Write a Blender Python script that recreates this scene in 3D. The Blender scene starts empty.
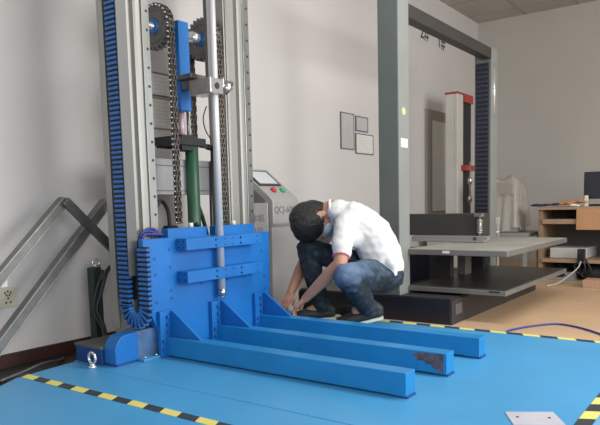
import bpy, bmesh, math, random
from mathutils import Vector, Matrix
random.seed(7)
PI = math.pi
SC = bpy.context.scene
COL = SC.collection

# ------------------------------------------------------------------ camera
cd = bpy.data.cameras.new('camera')
cam = bpy.data.objects.new('camera', cd); COL.objects.link(cam)
cd.sensor_width = 36.0
cd.lens = 630.855 / 600 * 36
cd.shift_y = (270.165 - 212.5) / 600
cd.clip_start = 0.05
RIGHT = Vector((.8083, .5883, -.0240)); DOWN = Vector((.0412, -.0973, -.9944)); FWD = Vector((-.5873, .8028, -.1029))
R3 = Matrix((RIGHT, -DOWN, -FWD)).transposed()
cam.matrix_world = Matrix.Translation((0, 0, .75)) @ R3.to_quaternion().to_matrix().to_4x4()
SC.camera = cam

# ------------------------------------------------------------------ world, lights, exposure
SC.view_settings.view_transform = 'Standard'
SC.view_settings.look = 'None'
SC.view_settings.gamma = 1
SC.view_settings.use_curve_mapping = False
SC.view_settings.exposure = 0.0
w = bpy.data.worlds.new('world'); SC.world = w; w.use_nodes = True
w.node_tree.nodes['Background'].inputs[0].default_value = (.93, .97, 1.0, 1)
w.node_tree.nodes['Background'].inputs[1].default_value = .72

def area(name, loc, target, sx, sy, power, color=(1, 1, 1)):
    l = bpy.data.lights.new(name, 'AREA'); l.shape = 'RECTANGLE'; l.size = sx; l.size_y = sy
    l.energy = power; l.color = color
    o = bpy.data.objects.new(name, l); COL.objects.link(o); o.location = loc
    o.rotation_euler = (Vector(target) - Vector(loc)).to_track_quat('-Z', 'Y').to_euler()
    return o
area('window_light', (2.6, 3.7, 1.7), (-2.4, 3.3, .3), 3.0, 1.6, 165, (1, .985, .96))
area('front_fill_light', (1.7, -.3, 1.6), (-3.0, 2.8, .8), 1.8, 1.5, 70, (.97, .985, 1))  # unseen fill added to brighten the wall behind the mast
area('ceiling_light', (-.4, 3.3, 3.0), (-.4, 3.3, 0), 2.4, .5, 60, (1, .99, .97))

# ------------------------------------------------------------------ materials
def mat(name, col, rough=.5, metal=0., var=.0, scale=6., bump=0., bscale=60., stretch=(1, 1, 1), coat=0., alpha=1., trans=0.):
    m = bpy.data.materials.new(name); m.use_nodes = True
    nt = m.node_tree; b = nt.nodes['Principled BSDF']
    b.inputs['Base Color'].default_value = (*col, 1)
    b.inputs['Roughness'].default_value = rough
    b.inputs['Metallic'].default_value = metal
    if coat: b.inputs['Coat Weight'].default_value = coat
    if trans: b.inputs['Transmission Weight'].default_value = trans
    b.inputs['Alpha'].default_value = alpha
    if var or bump:
        tc = nt.nodes.new('ShaderNodeTexCoord'); mp = nt.nodes.new('ShaderNodeMapping')
        mp.inputs['Scale'].default_value = stretch
        nt.links.new(tc.outputs['Object'], mp.inputs['Vector'])
    if var:
        n = nt.nodes.new('ShaderNodeTexNoise'); n.inputs['Scale'].default_value = scale; n.inputs['Detail'].default_value = 6
        nt.links.new(mp.outputs[0], n.inputs['Vector'])
        r = nt.nodes.new('ShaderNodeValToRGB')
        r.color_ramp.elements[0].position = .3; r.color_ramp.elements[1].position = .7
        r.color_ramp.elements[0].color = (*[max(0, c * (1 - var)) for c in col], 1)
        r.color_ramp.elements[1].color = (*[min(1, c * (1 + var)) for c in col], 1)
        nt.links.new(n.outputs['Fac'], r.inputs['Fac']); nt.links.new(r.outputs['Color'], b.inputs['Base Color'])
    if bump:
        n2 = nt.nodes.new('ShaderNodeTexNoise'); n2.inputs['Scale'].default_value = bscale; n2.inputs['Detail'].default_value = 4
        nt.links.new(mp.outputs[0], n2.inputs['Vector'])
        bp = nt.nodes.new('ShaderNodeBump'); bp.inputs['Strength'].default_value = bump; bp.inputs['Distance'].default_value = .01
        nt.links.new(n2.outputs['Fac'], bp.inputs['Height']); nt.links.new(bp.outputs[0], b.inputs['Normal'])
    return m

M = {}
M['wall'] = mat('wall_paint', (.60, .58, .565), .85, var=.04, scale=1.2, bump=.08, bscale=30)
M['wallback'] = mat('back_wall_warm_grey', (.47, .455, .42), .85, var=.05, scale=1.0, bump=.08, bscale=30)  # darker and warmer tone than the left wall
M['darkfloor'] = mat('dark_floor_strip', (.018, .018, .017), .5, var=.3)
M['ceil'] = mat('ceiling_paint', (.42, .40, .365), .9, var=.08, scale=2)
M['floor'] = mat('tan_floor', (.54, .365, .225), .45, var=.07, scale=3, bump=.03)
M['skirt'] = mat('dark_red_brown_skirting', (.045, .016, .014), .5, var=.2)
M['deck'] = mat('blue_deck_paint', (.060, .305, .585), .40, var=.08, scale=2.2, bump=.05, bscale=25)
M['blue'] = mat('blue_machine_paint', (.008, .145, .46), .40, var=.10, scale=5, bump=.03)
M['bluefork'] = mat('blue_fork_paint', (.012, .205, .49), .38, var=.10, scale=5, bump=.03)
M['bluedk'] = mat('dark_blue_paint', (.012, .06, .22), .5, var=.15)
M['bluegrey'] = mat('scuffed_blue_grey_plate', (.10, .19, .34), .35, .3, var=.2, scale=20)
M['chainblue'] = mat('blue_plastic_links', (.018, .13, .42), .4)
M['black'] = mat('black_plastic', (.012, .012, .015), .5)
M['hole'] = mat('dark_bolt', (.012, .02, .04), .5)
M['boltblue'] = mat('blue_painted_bolt', (.01, .09, .34), .45)
M['alu'] = mat('aluminium', (.37, .37, .345), .42, .55, var=.06, scale=8, stretch=(1, 1, .1))
M['aludk'] = mat('grey_aluminium', (.15, .15, .15), .5, .4, var=.08, scale=8, stretch=(1, 1, .1))
M['rail'] = mat('steel_rail', (.36, .37, .36), .3, .8, var=.15, scale=30, stretch=(1, 1, .1))
M['railtube'] = mat('dull_steel_tube', (.17, .17, .165), .42, .5, var=.2, scale=14)
M['rod'] = mat('satin_rod', (.60, .60, .62), .38, .25)
M['shelfgrey'] = mat('mid_grey_paint', (.23, .23, .215), .5)
M['steel'] = mat('brushed_steel', (.55, .54, .53), .28, .9, var=.12, scale=20)
M['dksteel'] = mat('dark_steel', (.17, .165, .16), .4, .7, var=.15, scale=20)
M['chrome'] = mat('polished_steel', (.78, .77, .78), .22, .75)
M['chain'] = mat('oily_chain_steel', (.12, .105, .09), .35, .8, var=.3, scale=90)
M['gear'] = mat('sprocket_iron', (.16, .16, .155), .5, .5, var=.15, scale=12)
M['green'] = mat('green_cylinder_paint', (.025, .09, .048), .4, var=.1)
M['cross'] = mat('light_grey_beam_paint', (.34, .34, .35), .5, var=.06)
M['gantry'] = mat('grey_gantry_paint', (.115, .135, .132), .5, var=.05)
M['gantrylt'] = mat('light_grey_gantry_paint', (.25, .27, .258), .45, .1, var=.04)
M['bellow'] = mat('navy_bellows', (.022, .026, .045), .5)
M['dimlabel'] = mat('dim_grey_label', (.09, .09, .095), .6)
M['beamdk'] = mat('dark_grey_beam_paint', (.042, .041, .039), .45, var=.1)
M['gbase'] = mat('black_blue_base_paint', (.008, .010, .020), .4, var=.1)
M['gbaselt'] = mat('dark_grey_base_paint', (.028, .026, .028), .5, var=.1)
M['plate'] = mat('grey_plate', (.19, .185, .175), .42, .35, var=.12, scale=5)
M['platetop'] = mat('pale_plate_top', (.38, .37, .335), .5, .2, var=.12, scale=3)
M['platelow'] = mat('dark_plate_top', (.075, .068, .06), .35, .5, var=.2, scale=4)
M['cream'] = mat('cream_machine_paint', (.56, .55, .51), .5, var=.04)
M['red'] = mat('red_plastic', (.38, .04, .025), .4)
M['redbtn'] = mat('red_button', (.45, .03, .03), .35)
M['greenbtn'] = mat('green_button', (.03, .38, .16), .35)
M['console'] = mat('console_grey', (.37, .37, .365), .45, .15, var=.05, scale=4)
M['consoledk'] = mat('console_dark_grey', (.15, .15, .15), .5)
M['screen'] = mat('pale_screen', (.55, .57, .6), .2)
M['screendk'] = mat('screen_black', (.02, .022, .03), .25)
M['paper'] = mat('paper', (.66, .655, .62), .8, var=.04, scale=20)
M['ink'] = mat('ink', (.04, .04, .04), .7)
M['greyink'] = mat('grey_print', (.30, .30, .33), .7)
M['paleink'] = mat('pale_print', (.52, .52, .52), .7)
M['acryl'] = mat('grey_acrylic', (.47, .455, .47), .3, var=.06)
M['frame'] = mat('dark_grey_frame', (.13, .13, .13), .5)
M['yellow'] = mat('yellow_tape', (.74, .66, .16), .5, var=.1, scale=30)
M['tapeblk'] = mat('black_tape', (.03, .038, .045), .5, var=.2, scale=30)
M['wood'] = mat('light_wood', (.25, .165, .105), .5, var=.14, scale=5, stretch=(1, 1, 8))
M['woodlt'] = mat('pale_wood_edge', (.32, .22, .145), .5, var=.08)
M['orangewood'] = mat('orange_wood', (.42, .23, .115), .5, var=.08)
M['greyboard'] = mat('grey_board', (.12, .115, .105), .7)
M['dark'] = mat('dark_recess', (.035, .032, .03), .7)
M['skin'] = mat('skin', (.46, .245, .17), .5, var=.08, scale=12)
M['hair'] = mat('black_hair', (.008, .007, .007), .45, bump=.9, bscale=220, stretch=(1, 1, .25))
M['shirt'] = mat('white_cotton', (.70, .695, .695), .85, bump=.25, bscale=14)
M['pink'] = mat('pink_trim', (.62, .22, .27), .8)
M['jeans'] = mat('blue_denim', (.045, .085, .17), .85, var=.5, scale=7, bump=.5, bscale=16)
M['darkdenim'] = mat('dark_trouser', (.012, .02, .03), .85, var=.3, scale=10, bump=.3, bscale=16)
M['mask'] = mat('pale_blue_mask', (.62, .70, .78), .8)
M['shoe'] = mat('dark_shoe', (.02, .022, .022), .6)
M['sole'] = mat('white_sole', (.62, .62, .52), .6)
M['cloth_orange'] = mat('orange_cloth', (.62, .22, .07), .8, bump=.6, bscale=20)
M['cloth_purple'] = mat('dark_purple_cloth', (.05, .03, .12), .8, bump=.6, bscale=20)
M['white'] = mat('white_plastic', (.72, .71, .68), .45)
M['ivory'] = mat('ivory_plastic', (.55, .53, .42), .5)
M['silverplate'] = mat('silver_plate', (.58, .58, .66), .4, .25, var=.08)
M['carton'] = mat('carton', (.42, .26, .17), .8)
M['greenlt'] = mat('pale_green_sticker', (.50, .62, .28), .6)
M['sheet'] = mat('clear_plastic_sheet', (.62, .60, .54), .3, bump=1.0, bscale=12, alpha=.40)
M['bankgrey'] = mat('grey_bench_paint', (.25, .25, .24), .5)
M['bag'] = mat('black_fabric', (.012, .012, .014), .8, bump=.5, bscale=20)
M['darkgreen'] = mat('dark_green_rubber', (.018, .035, .028), .5)
M['cableblue'] = mat('blue_cable', (.03, .04, .22), .5)
M['cablegrey'] = mat('grey_cable', (.45, .45, .43), .5)
M['pinkrod'] = mat('pinkish_rod', (.50, .36, .42), .35, .2)
M['rust'] = mat('brown_scuff', (.10, .085, .11), .7, var=.45, scale=45)
M['backglass'] = mat('pale_panel', (.62, .60, .56), .6, var=.04)
M['taupe'] = mat('taupe_panel', (.30, .275, .24), .7, var=.05)

def stripes(name, a, b, period, ang):
    """hazard stripes: two inks printed on the tape"""
    m = mat(name, a, .5); nt = m.node_tree; bs = nt.nodes['Principled BSDF']
    tc = nt.nodes.new('ShaderNodeTexCoord'); sx = nt.nodes.new('ShaderNodeSeparateXYZ')
    nt.links.new(tc.outputs['Object'], sx.inputs[0])
    mu = nt.nodes.new('ShaderNodeMath'); mu.operation = 'MULTIPLY'; mu.inputs[1].default_value = ang
    ad = nt.nodes.new('ShaderNodeMath'); ad.operation = 'ADD'
    mo = nt.nodes.new('ShaderNodeMath'); mo.operation = 'FLOORED_MODULO'; mo.inputs[1].default_value = period
    gt = nt.nodes.new('ShaderNodeMath'); gt.operation = 'GREATER_THAN'; gt.inputs[1].default_value = period * .5
    nt.links.new(sx.outputs[1], mu.inputs[0]); nt.links.new(sx.outputs[0], ad.inputs[0]); nt.links.new(mu.outputs[0], ad.inputs[1])
    nt.links.new(ad.outputs[0], mo.inputs[0]); nt.links.new(mo.outputs[0], gt.inputs[0])
    mx = nt.nodes.new('ShaderNodeMix'); mx.data_type = 'RGBA'
    mx.inputs[6].default_value = (*a, 1); mx.inputs[7].default_value = (*b, 1)
    nt.links.new(gt.outputs[0], mx.inputs[0]); nt.links.new(mx.outputs[2], bs.inputs['Base Color'])
    return m
M['hazard'] = stripes('hazard_stripes', (.03, .04, .05), (.74, .66, .17), .185, .45)

def denim():  # knee fade, with the legs' light and shade painted into the colour
    m = mat('washed_shaded_denim', (.02, .035, .06), .85, bump=.5, bscale=16); nt = m.node_tree; bs = nt.nodes['Principled BSDF']
    at = nt.nodes.new('ShaderNodeAttribute'); at.attribute_name = 'wash_light'
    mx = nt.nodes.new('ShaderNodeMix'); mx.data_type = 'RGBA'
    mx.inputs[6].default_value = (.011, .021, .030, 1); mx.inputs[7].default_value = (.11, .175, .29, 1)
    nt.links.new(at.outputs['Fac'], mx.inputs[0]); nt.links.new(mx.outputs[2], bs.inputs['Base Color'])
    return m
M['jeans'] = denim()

# ------------------------------------------------------------------ mesh helpers
class MB:
    def __init__(s):
        s.bm = bmesh.new(); s.mats = []; s.cur = 0
    def use(s, m):
        m = M[m] if isinstance(m, str) else m
        if m not in s.mats: s.mats.append(m)
        s.cur = s.mats.index(m); return s
    def _fin(s, old, smooth=False):
        for f in s.bm.faces:
            if f not in old: f.material_index = s.cur; f.smooth = smooth
    def box(s, x0, x1, y0, y1, z0, z1, bev=.003, rot=None):
        old = set(s.bm.faces)
        mt = Matrix.Translation(((x0 + x1) / 2, (y0 + y1) / 2, (z0 + z1) / 2))
        if rot is not None: mt = mt @ rot
        mt = mt @ Matrix.Diagonal((abs(x1 - x0), abs(y1 - y0), abs(z1 - z0), 1))
        r = bmesh.ops.create_cube(s.bm, size=1, matrix=mt)
        if bev:
            bev = min(bev, .4 * min(abs(x1 - x0), abs(y1 - y0), abs(z1 - z0)))
            es = list({e for v in r['verts'] for e in v.link_edges})
            bmesh.ops.bevel(s.bm, geom=es, offset=bev, segments=2, affect='EDGES', profile=.5)
        s._fin(old); return s
    def cyl(s, p0, p1, r0, r1=None, n=20, caps=True):
        old = set(s.bm.faces); p0 = Vector(p0); p1 = Vector(p1); d = p1 - p0
        mt = Matrix.Translation((p0 + p1) / 2) @ d.to_track_quat('Z', 'Y').to_matrix().to_4x4()
        bmesh.ops.create_cone(s.bm, cap_ends=caps, segments=n, radius1=r0, radius2=r0 if r1 is None else r1, depth=d.length, matrix=mt)
        for f in s.bm.faces:
            if f not in old: f.material_index = s.cur; f.smooth = len(f.verts) == 4
        return s
    def ball(s, p, r, sc=(1, 1, 1), rot=None, sub=3):
        old = set(s.bm.faces)
        mt = Matrix.Translation(p)
        if rot is not None: mt = mt @ rot
        mt = mt @ Matrix.Diagonal((*sc, 1))
        bmesh.ops.create_icosphere(s.bm, subdivisions=sub, radius=r, matrix=mt)
        s._fin(old, True); return s
    def capsule(s, p0, r0, p1, r1, n=16):
        s.cyl(p0, p1, r0, r1, n); s.ball(p0, r0, sub=2); s.ball(p1, r1, sub=2); return s
    def prism(s, pts, axis, a, b, bev=0):
        """pts: 2D outline, extruded along axis from a to b"""
        old = set(s.bm.faces)
        def v3(p, t):
            return {'x': (t, p[0], p[1]), 'y': (p[0], t, p[1]), 'z': (p[0], p[1], t)}[axis]
        va = [s.bm.verts.new(v3(p, a)) for p in pts]; vb = [s.bm.verts.new(v3(p, b)) for p in pts]
        fs = [s.bm.faces.new(va), s.bm.faces.new(vb[::-1])]
        n = len(pts)
        for i in range(n): fs.append(s.bm.faces.new((va[i], vb[i], vb[(i + 1) % n], va[(i + 1) % n])))
        bmesh.ops.recalc_face_normals(s.bm, faces=fs)
        if bev: bmesh.ops.bevel(s.bm, geom=list({e for f in fs for e in f.edges}), offset=bev, segments=2, affect='EDGES', profile=.5)
        s._fin(old); return s
    def torus(s, c, R, r, axis='y', n=28, m=10, a0=0, a1=2 * PI):
        old = set(s.bm.faces); c = Vector(c); rings = []; full = abs(a1 - a0 - 2 * PI) < 1e-6
        cnt = n if full else n + 1
        for i in range(cnt):
            a = a0 + (a1 - a0) * i / n; ring = []
            for j in range(m):
                b = 2 * PI * j / m; q = R + r * math.cos(b); u, v, wv = q * math.cos(a), q * math.sin(a), r * math.sin(b)
                p = {'y': (u, wv, v), 'x': (wv, u, v), 'z': (u, v, wv)}[axis]
                ring.append(s.bm.verts.new(c + Vector(p)))
            rings.append(ring)
        for i in range(n):
            A, B = rings[i], rings[(i + 1) % cnt]
            for j in range(m): s.bm.faces.new((A[j], B[j], B[(j + 1) % m], A[(j + 1) % m]))
        s._fin(old, True); return s
    def tube(s, pts, r, n=10, sub=6):
        """smooth tube through the points (Catmull-Rom)"""
        P = [Vector(p) for p in pts]; Q = []
        E = [2 * P[0] - P[1]] + P + [2 * P[-1] - P[-2]]
        for i in range(1, len(E) - 2):
            for k in range(sub):
                t = k / sub; a, b, c, d = E[i - 1], E[i], E[i + 1], E[i + 2]
                Q.append(.5 * ((2 * b) + (c - a) * t + (2 * a - 5 * b + 4 * c - d) * t * t + (3 * b - a - 3 * c + d) * t ** 3))
        Q.append(P[-1]); old = set(s.bm.faces); rings = []
        nrm = None
        for i, q in enumerate(Q):
            t = (Q[min(i + 1, len(Q) - 1)] - Q[max(i - 1, 0)]).normalized()
            if nrm is None: nrm = t.orthogonal().normalized()
            nrm = (nrm - t * nrm.dot(t)).normalized(); bn = t.cross(nrm)
            rings.append([s.bm.verts.new(q + r * (math.cos(2 * PI * j / n) * nrm + math.sin(2 * PI * j / n) * bn)) for j in range(n)])
        for A, B in zip(rings, rings[1:]):
            for j in range(n): s.bm.faces.new((A[j], A[(j + 1) % n], B[(j + 1) % n], B[j]))
        s.bm.faces.new(rings[0][::-1]); s.bm.faces.new(rings[-1])
        s._fin(old, True); return s
    def build(s, name, m=None, parent=None, voxel=None, smooth=0):
        me = bpy.data.meshes.new(name)
        bmesh.ops.recalc_face_normals(s.bm, faces=s.bm.faces) if voxel else None
        s.bm.to_mesh(me); s.bm.free()
        if m is not None: me.materials.append(M[m] if isinstance(m, str) else m)
        else:
            for q in s.mats: me.materials.append(q)
        o = bpy.data.objects.new(name, me); COL.objects.link(o)
        if voxel:
            md = o.modifiers.new('r', 'REMESH'); md.mode = 'VOXEL'; md.voxel_size = voxel; md.use_smooth_shade = True
            if smooth:
                sm = o.modifiers.new('s', 'SMOOTH'); sm.iterations = smooth; sm.factor = .5
            bpy.context.view_layer.update()
            dg = bpy.context.evaluated_depsgraph_get()
            me2 = bpy.data.meshes.new_from_object(o.evaluated_get(dg)); me2.name = name
            o.modifiers.clear(); o.data = me2
            for p in me2.polygons: p.use_smooth = True
        if parent is not None: o.parent = parent; o.matrix_parent_inverse = Matrix.Translation(-parent.location)
        return o

def thing(name, label, cat, loc, group=None):
    o = bpy.data.objects.new(name, None); COL.objects.link(o); o.empty_display_size = .1
    o.location = loc; o['label'] = label; o['category'] = cat
    if group: o['group'] = group
    return o
def tag(o, label, cat, group=None):
    o['label'] = label; o['category'] = cat
    if group: o['group'] = group
    return o
def struct(o): o['kind'] = 'structure'; return o
def text(name, s, size, loc, rot, m, parent=None, ext=.0006):
    c = bpy.data.curves.new(name, 'FONT'); c.body = s; c.size = size; c.extrude = ext; c.align_x = 'CENTER'; c.align_y = 'CENTER'
    t = bpy.data.objects.new(name, c); COL.objects.link(t); bpy.context.view_layer.update()
    me = bpy.data.meshes.new_from_object(t.evaluated_get(bpy.context.evaluated_depsgraph_get())); me.name = name
    bpy.data.objects.remove(t)
    me.transform(Matrix.Translation(loc) @ rot.to_4x4()); me.materials.clear(); me.materials.append(M[m])
    o = bpy.data.objects.new(name, me); COL.objects.link(o)
    if parent is not None: o.parent = parent; o.matrix_parent_inverse = Matrix.Translation(-parent.location)
    return o
# lettering that reads on a face looking towards +x: text x -> +y, text y -> +z
ROT_X = Matrix(((0, 0, 1), (1, 0, 0), (0, 1, 0)))
# lettering on a face looking towards -y: text x -> +x, text y -> +z
ROT_Y = Matrix(((1, 0, 0), (0, 0, -1), (0, 1, 0)))

FL = -.05
# ------------------------------------------------------------------ the room
struct(MB().box(-3.3, 3.0, -2.6, 8.6, FL - .1, FL, 0).build('floor', 'floor'))
struct(MB().box(-3.3, -3.12, -2.6, 8.6, FL, 3.2, 0).build('wall_left', 'wall'))
struct(MB().box(-3.12, 3.0, 8.37, 8.55, FL, 3.2, 0).build('wall_back', 'wallback'))
b = MB().use('ceil').box(-3.12, 3.0, -2.6, 8.37, 3.07, 3.2, 0)
b.use('taupe')
for k in range(4): b.box(-3.1, 3.0, 8.0 - k * .62, 8.012 - k * .62, 3.064, 3.07, 0)
for k in range(9): b.box(-2.5 + k * .62, -2.488 + k * .62, -2.6, 8.37, 3.065, 3.07, 0)
struct(b.build('ceiling'))
struct(MB().box(-3.12, -2.58, -2.6, 2.4, FL, FL + .002, 0).build('floor', 'darkfloor'))  # thin near-black strip laid over the tan floor
struct(MB().box(-3.12, -3.105, -2.6, 3.2, FL, .022, .002).build('baseboard_left', 'skirt'))
struct(MB().box(-3.12, -3.105, 3.2, 8.37, FL, .03, .002).build('baseboard_left', 'skirt'))

# ------------------------------------------------------------------ blue platform, its tapes
t = thing('steel_platform', 'wide low blue painted steel platform under the lifting machine', 'platform', (-1.5, 2.3, FL))
def deck(y0, y1, left):
    pts = left + [(-.42, y1), (-.42, y0)]
    MB().prism(pts, 'z', FL, 0, .002).build('deck_plate', 'deck', t)
deck(.6, 1.776, [(-2.60, .6), (-2.625, 1.36), (-2.70, 1.49), (-2.735, 1.778)])
deck(1.782, 3.56, [(-2.735, 1.7805), (-2.74, 1.835), (-2.76, 1.835), (-2.76, 3.22), (-2.72, 3.23), (-2.72, 3.56)])
def tape(name, x0, x1, y0, y1, label, rot=0):
    L = x1 - x0 if not rot else y1 - y0; W = (y1 - y0) if not rot else (x1 - x0)
    n = 60; bm = MB()
    bm.box(-L / 2, L / 2, -W / 2, W / 2, 0, .0012, 0)
    o = bm.build(name, 'hazard'); o.location = ((x0 + x1) / 2, (y0 + y1) / 2, .0003)
    if rot: o.rotation_euler = (0, 0, PI / 2)
    return tag(o, label, 'tape', 'hazard tapes along the platform edges')
tape('hazard_tape', -2.735, -1.0, 1.512, 1.558, 'black and yellow striped tape on platform crossing in front of the blue motor box')
tape('hazard_tape', -2.6, -.42, 3.50, 3.545, 'black and yellow striped tape along far platform edge, beside tan floor')
tape('hazard_tape', -.475, -.425, 1.2, 3.49, 'black and yellow striped tape at the right platform edge, beside silver floor plate', 1)
t = thing('cover_plate', 'small silver metal plate with two screw holes lying on blue platform', 'plate', (-.6, 2.15, 0))
MB().prism([(-.706, 2.175), (-.565, 2.262), (-.495, 2.150), (-.640, 2.062)], 'z', .0005, .003, 0).build('plate', 'silverplate', t)
for q in ((-.652, 2.143), (-.558, 2.190)):
    MB().cyl((*q, .002), (*q, .0045), .005).build('screw', 'hole', t)

# ------------------------------------------------------------------ lifting machine
LM = thing('lifting_test_machine', 'tall blue and silver lifting machine with twin mast, chains and three blue forks', 'machine', (-2.5, 2.5, 0))
# masts
def column(y0, y1):
    w_ = y1 - y0
    prof = [(-2.70, y0), (-2.56, y0), (-2.552, y0 + .008), (-2.552, y0 + .060), (-2.566, y0 + .066), (-2.566, y0 + .078), (-2.545, y0 + .084),
            (-2.538, y0 + .095), (-2.538, y0 + .118), (-2.545, y0 + .13), (-2.57, y0 + .134), (-2.57, y1), (-2.70, y1)]
    c = MB().prism(prof, 'z', .09, 2.2).build('mast_column', 'alu', LM)
    b = MB().use('rail'); b.box(-2.57, -2.55, y0 + .142, y1 - .002, .1, 2.18, .002)
    b.use('hole')
    for k in range(22):
        z = .16 + k * .093; b.cyl((-2.552, (y0 + .142 + y1) / 2 + .006, z), (-2.5485, (y0 + .142 + y1) / 2 + .006, z), .0075, n=12)
    b.build('guide_rail', None, c)
    return c
colL = column(2.05, 2.243); colR = column(2.822, 3.02)
MB().box(-2.702, -2.56, 2.805, 2.816, .1, 2.2, .002).build('mast_side_plate', 'alu', LM)
b = MB().box(-2.74, -2.60, 2.255, 2.815, 2.02, 2.14, .004); b.build('top_beam', 'cross', LM)
b = MB().use('cross').box(-2.76, -2.702, 2.08, 2.99, .825, 1.025, .003)
b.use('aludk').box(-2.703, -2.70, 2.26, 2.81, .985, .99, 0).box(-2.703, -2.70, 2.26, 2.81, .845, .85, 0)
b.build('cross_beam', None, LM)
# base of the mast
b = MB().use('bluedk').box(-2.75, -2.545, 1.84, 3.1, 0, .078, .003).box(-2.75, -2.47, 2.12, 3.1, 0, .078, .003); b.use('aludk').box(-2.755, -2.54, 1.835, 3.1, .078, .092, .002)
b.build('mast_base', None, LM)
MB().torus((-2.55, 1.79, .048), .026, .0065, 'y').cyl((-2.55, 1.79, .008), (-2.55, 1.79, .022), .012).cyl((-2.55, 1.79, 0), (-2.55, 1.79, .01), .02).build('lifting_eye', 'chrome', LM)
# cable carrier tray and chain
b = MB().use('alu').box(-2.70, -2.655, 2.036, 2.048, .14, 2.2, .001)
b.use('black').box(-2.65, -2.515, 2.040, 2.048, .30, 2.2, .001)
b.use('aludk').box(-2.502, -2.496, 1.992, 2.052, .42, 2.2, .001)
b.build('cable_tray', None, LM)
path = []
xa, xb, zc, ytop = -2.548, -2.398, .27, .57
z = 2.2
while z > zc: path.append((xa, z, -PI / 2)); z -= .0235
R = (xb - xa) / 2; nA = 10
for k in range(nA + 1):
    a = PI + PI * k / nA; path.append(((xa + xb) / 2 + R * math.cos(a), zc + R * math.sin(a), a + PI / 2))
z = zc + .0235
while z < ytop: path.append((xb, z, PI / 2)); z += .0235
bc, bl = MB(), MB()
for (x, z, a) in path:
    rot = Matrix.Rotation(-a, 4, 'Y')
    bc.box(x - .0145, x + .0145, 1.999, 2.018, z - .030, z + .030, .002, rot)
    bl.box(x - .0068, x + .0068, 1.992, 2.022, z - .037, z + .037, .003, rot)
cc = bc.build('cable_chain', 'black', LM); bl.build('chain_link', 'chainblue', cc)
# sprockets and shaft
SX, SZ, SR = -2.68, 1.722, .112
def sprocket(y):
    pts = []; n = 24
    for i in range(n):
        for k, rr in ((0, SR - .006), (.3, SR - .006), (.42, SR + .010), (.72, SR + .010), (.84, SR - .006)):
            a = 2 * PI * (i + k) / n; pts.append((SX + rr * math.cos(a), SZ + rr * math.sin(a)))
    s = MB().use('gear').prism(pts, 'y', y - .02, y + .02)
    s.use('gear').torus((SX, y - .02, SZ), .085, .004, 'y').torus((SX, y - .02, SZ), .045, .004, 'y')
    s = s.build('sprocket', None, LM)
    MB().cyl((SX, y - .032, SZ), (SX, y + .04, SZ), .036, n=28).build('hub', 'blue', s)
for y in (2.405, 2.755): sprocket(y)
MB().cyl((SX, 2.34, SZ), (SX, 2.78, SZ), .017, n=20).cyl((SX, 2.66, SZ), (SX, 2.71, SZ), .03).build('shaft', 'chrome', LM)
# roller chains
def rchain(y, zf, zb):
    P = [(SX + SR, z) for z in frange(zf, SZ, .028)]
    n = 12
    for k in range(n): a = PI * k / n; P.append((SX + SR * math.cos(a), SZ + SR * math.sin(a)))
    P += [(SX - SR, z) for z in frange(SZ, zb, -.028)]
    b = MB().use('chain')
    for i in range(len(P) - 1):
        (x0, z0), (x1, z1) = P[i], P[i + 1]
        a = math.atan2(z1 - z0, x1 - x0); rot = Matrix.Rotation(-a, 4, 'Y'); cx, cz = (x0 + x1) / 2, (z0 + z1) / 2
        o = .004 if i % 2 else 0
        for yy in (-.026, 0, .026):
            for sgn in ((-1, 1) if yy == 0 else (1 if yy < 0 else -1,)):
                q = y + yy * .8 + sgn * (.008 - o)
                b.box(cx - .018, cx + .018, q - .0018, q + .0018, cz - .011, cz + .011, .004, rot)
    b.use('steel')
    for (x, z) in P: b.cyl((x, y - .026, z), (x, y + .026, z), .0055, n=8)
    b.build('roller_chain', None, LM)
def frange(a, b, st):
    r = []; x = a
    while (st > 0 and x < b) or (st < 0 and x > b): r.append(x); x += st
    return r
rchain(2.402, .67, 1.13); rchain(2.768, .67, 1.13)
# hoist cylinder, yoke
MB().box(-2.675, -2.60, 2.488, 2.566, 1.285, 1.765, .004).build('yoke_bar', 'blue', LM)
cy = MB().cyl((-2.675, 2.625, .095), (-2.675, 2.625, 1.10), .038, n=28).build('hoist_cylinder', 'green', LM)
for yy in (2.525, 2.605): MB().cyl((-2.675, yy, 1.1), (-2.675, yy, 1.31), .008).build('guide_pin', 'dksteel', LM)
MB().cyl((-2.675, 2.555, 1.1), (-2.675, 2.555, 1.32), .017).build('piston_rod', 'pinkrod', LM)
b = MB().box(-2.80, -2.63, 2.43, 2.70, 1.10, 1.145, .004).box(-2.72, -2.64, 2.52, 2.64, 1.07, 1.16, .005).box(-2.8, -2.765, 2.47, 2.74, 1.09, 1.14, .003); b.build('chain_anchor', 'black', LM)
b = MB().use('dksteel').cyl((-2.66, 2.68, 1.108), (-2.66, 2.745, 1.104), .013).use('black').cyl((-2.66, 2.735, 1.104), (-2.66, 2.77, 1.10), .017)
b.tube([(-2.66, 2.76, 1.10), (-2.67, 2.79, 1.07), (-2.70, 2.795, .9), (-2.70, 2.79, .5)], .008); b.build('hose_fitting', None, LM)
MB().tube([(-2.66, 2.745, 1.34), (-2.665, 2.72, 1.27), (-2.665, 2.735, 1.2), (-2.67, 2.785, 1.15)], .0035).build('wire', 'black', LM)
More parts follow.
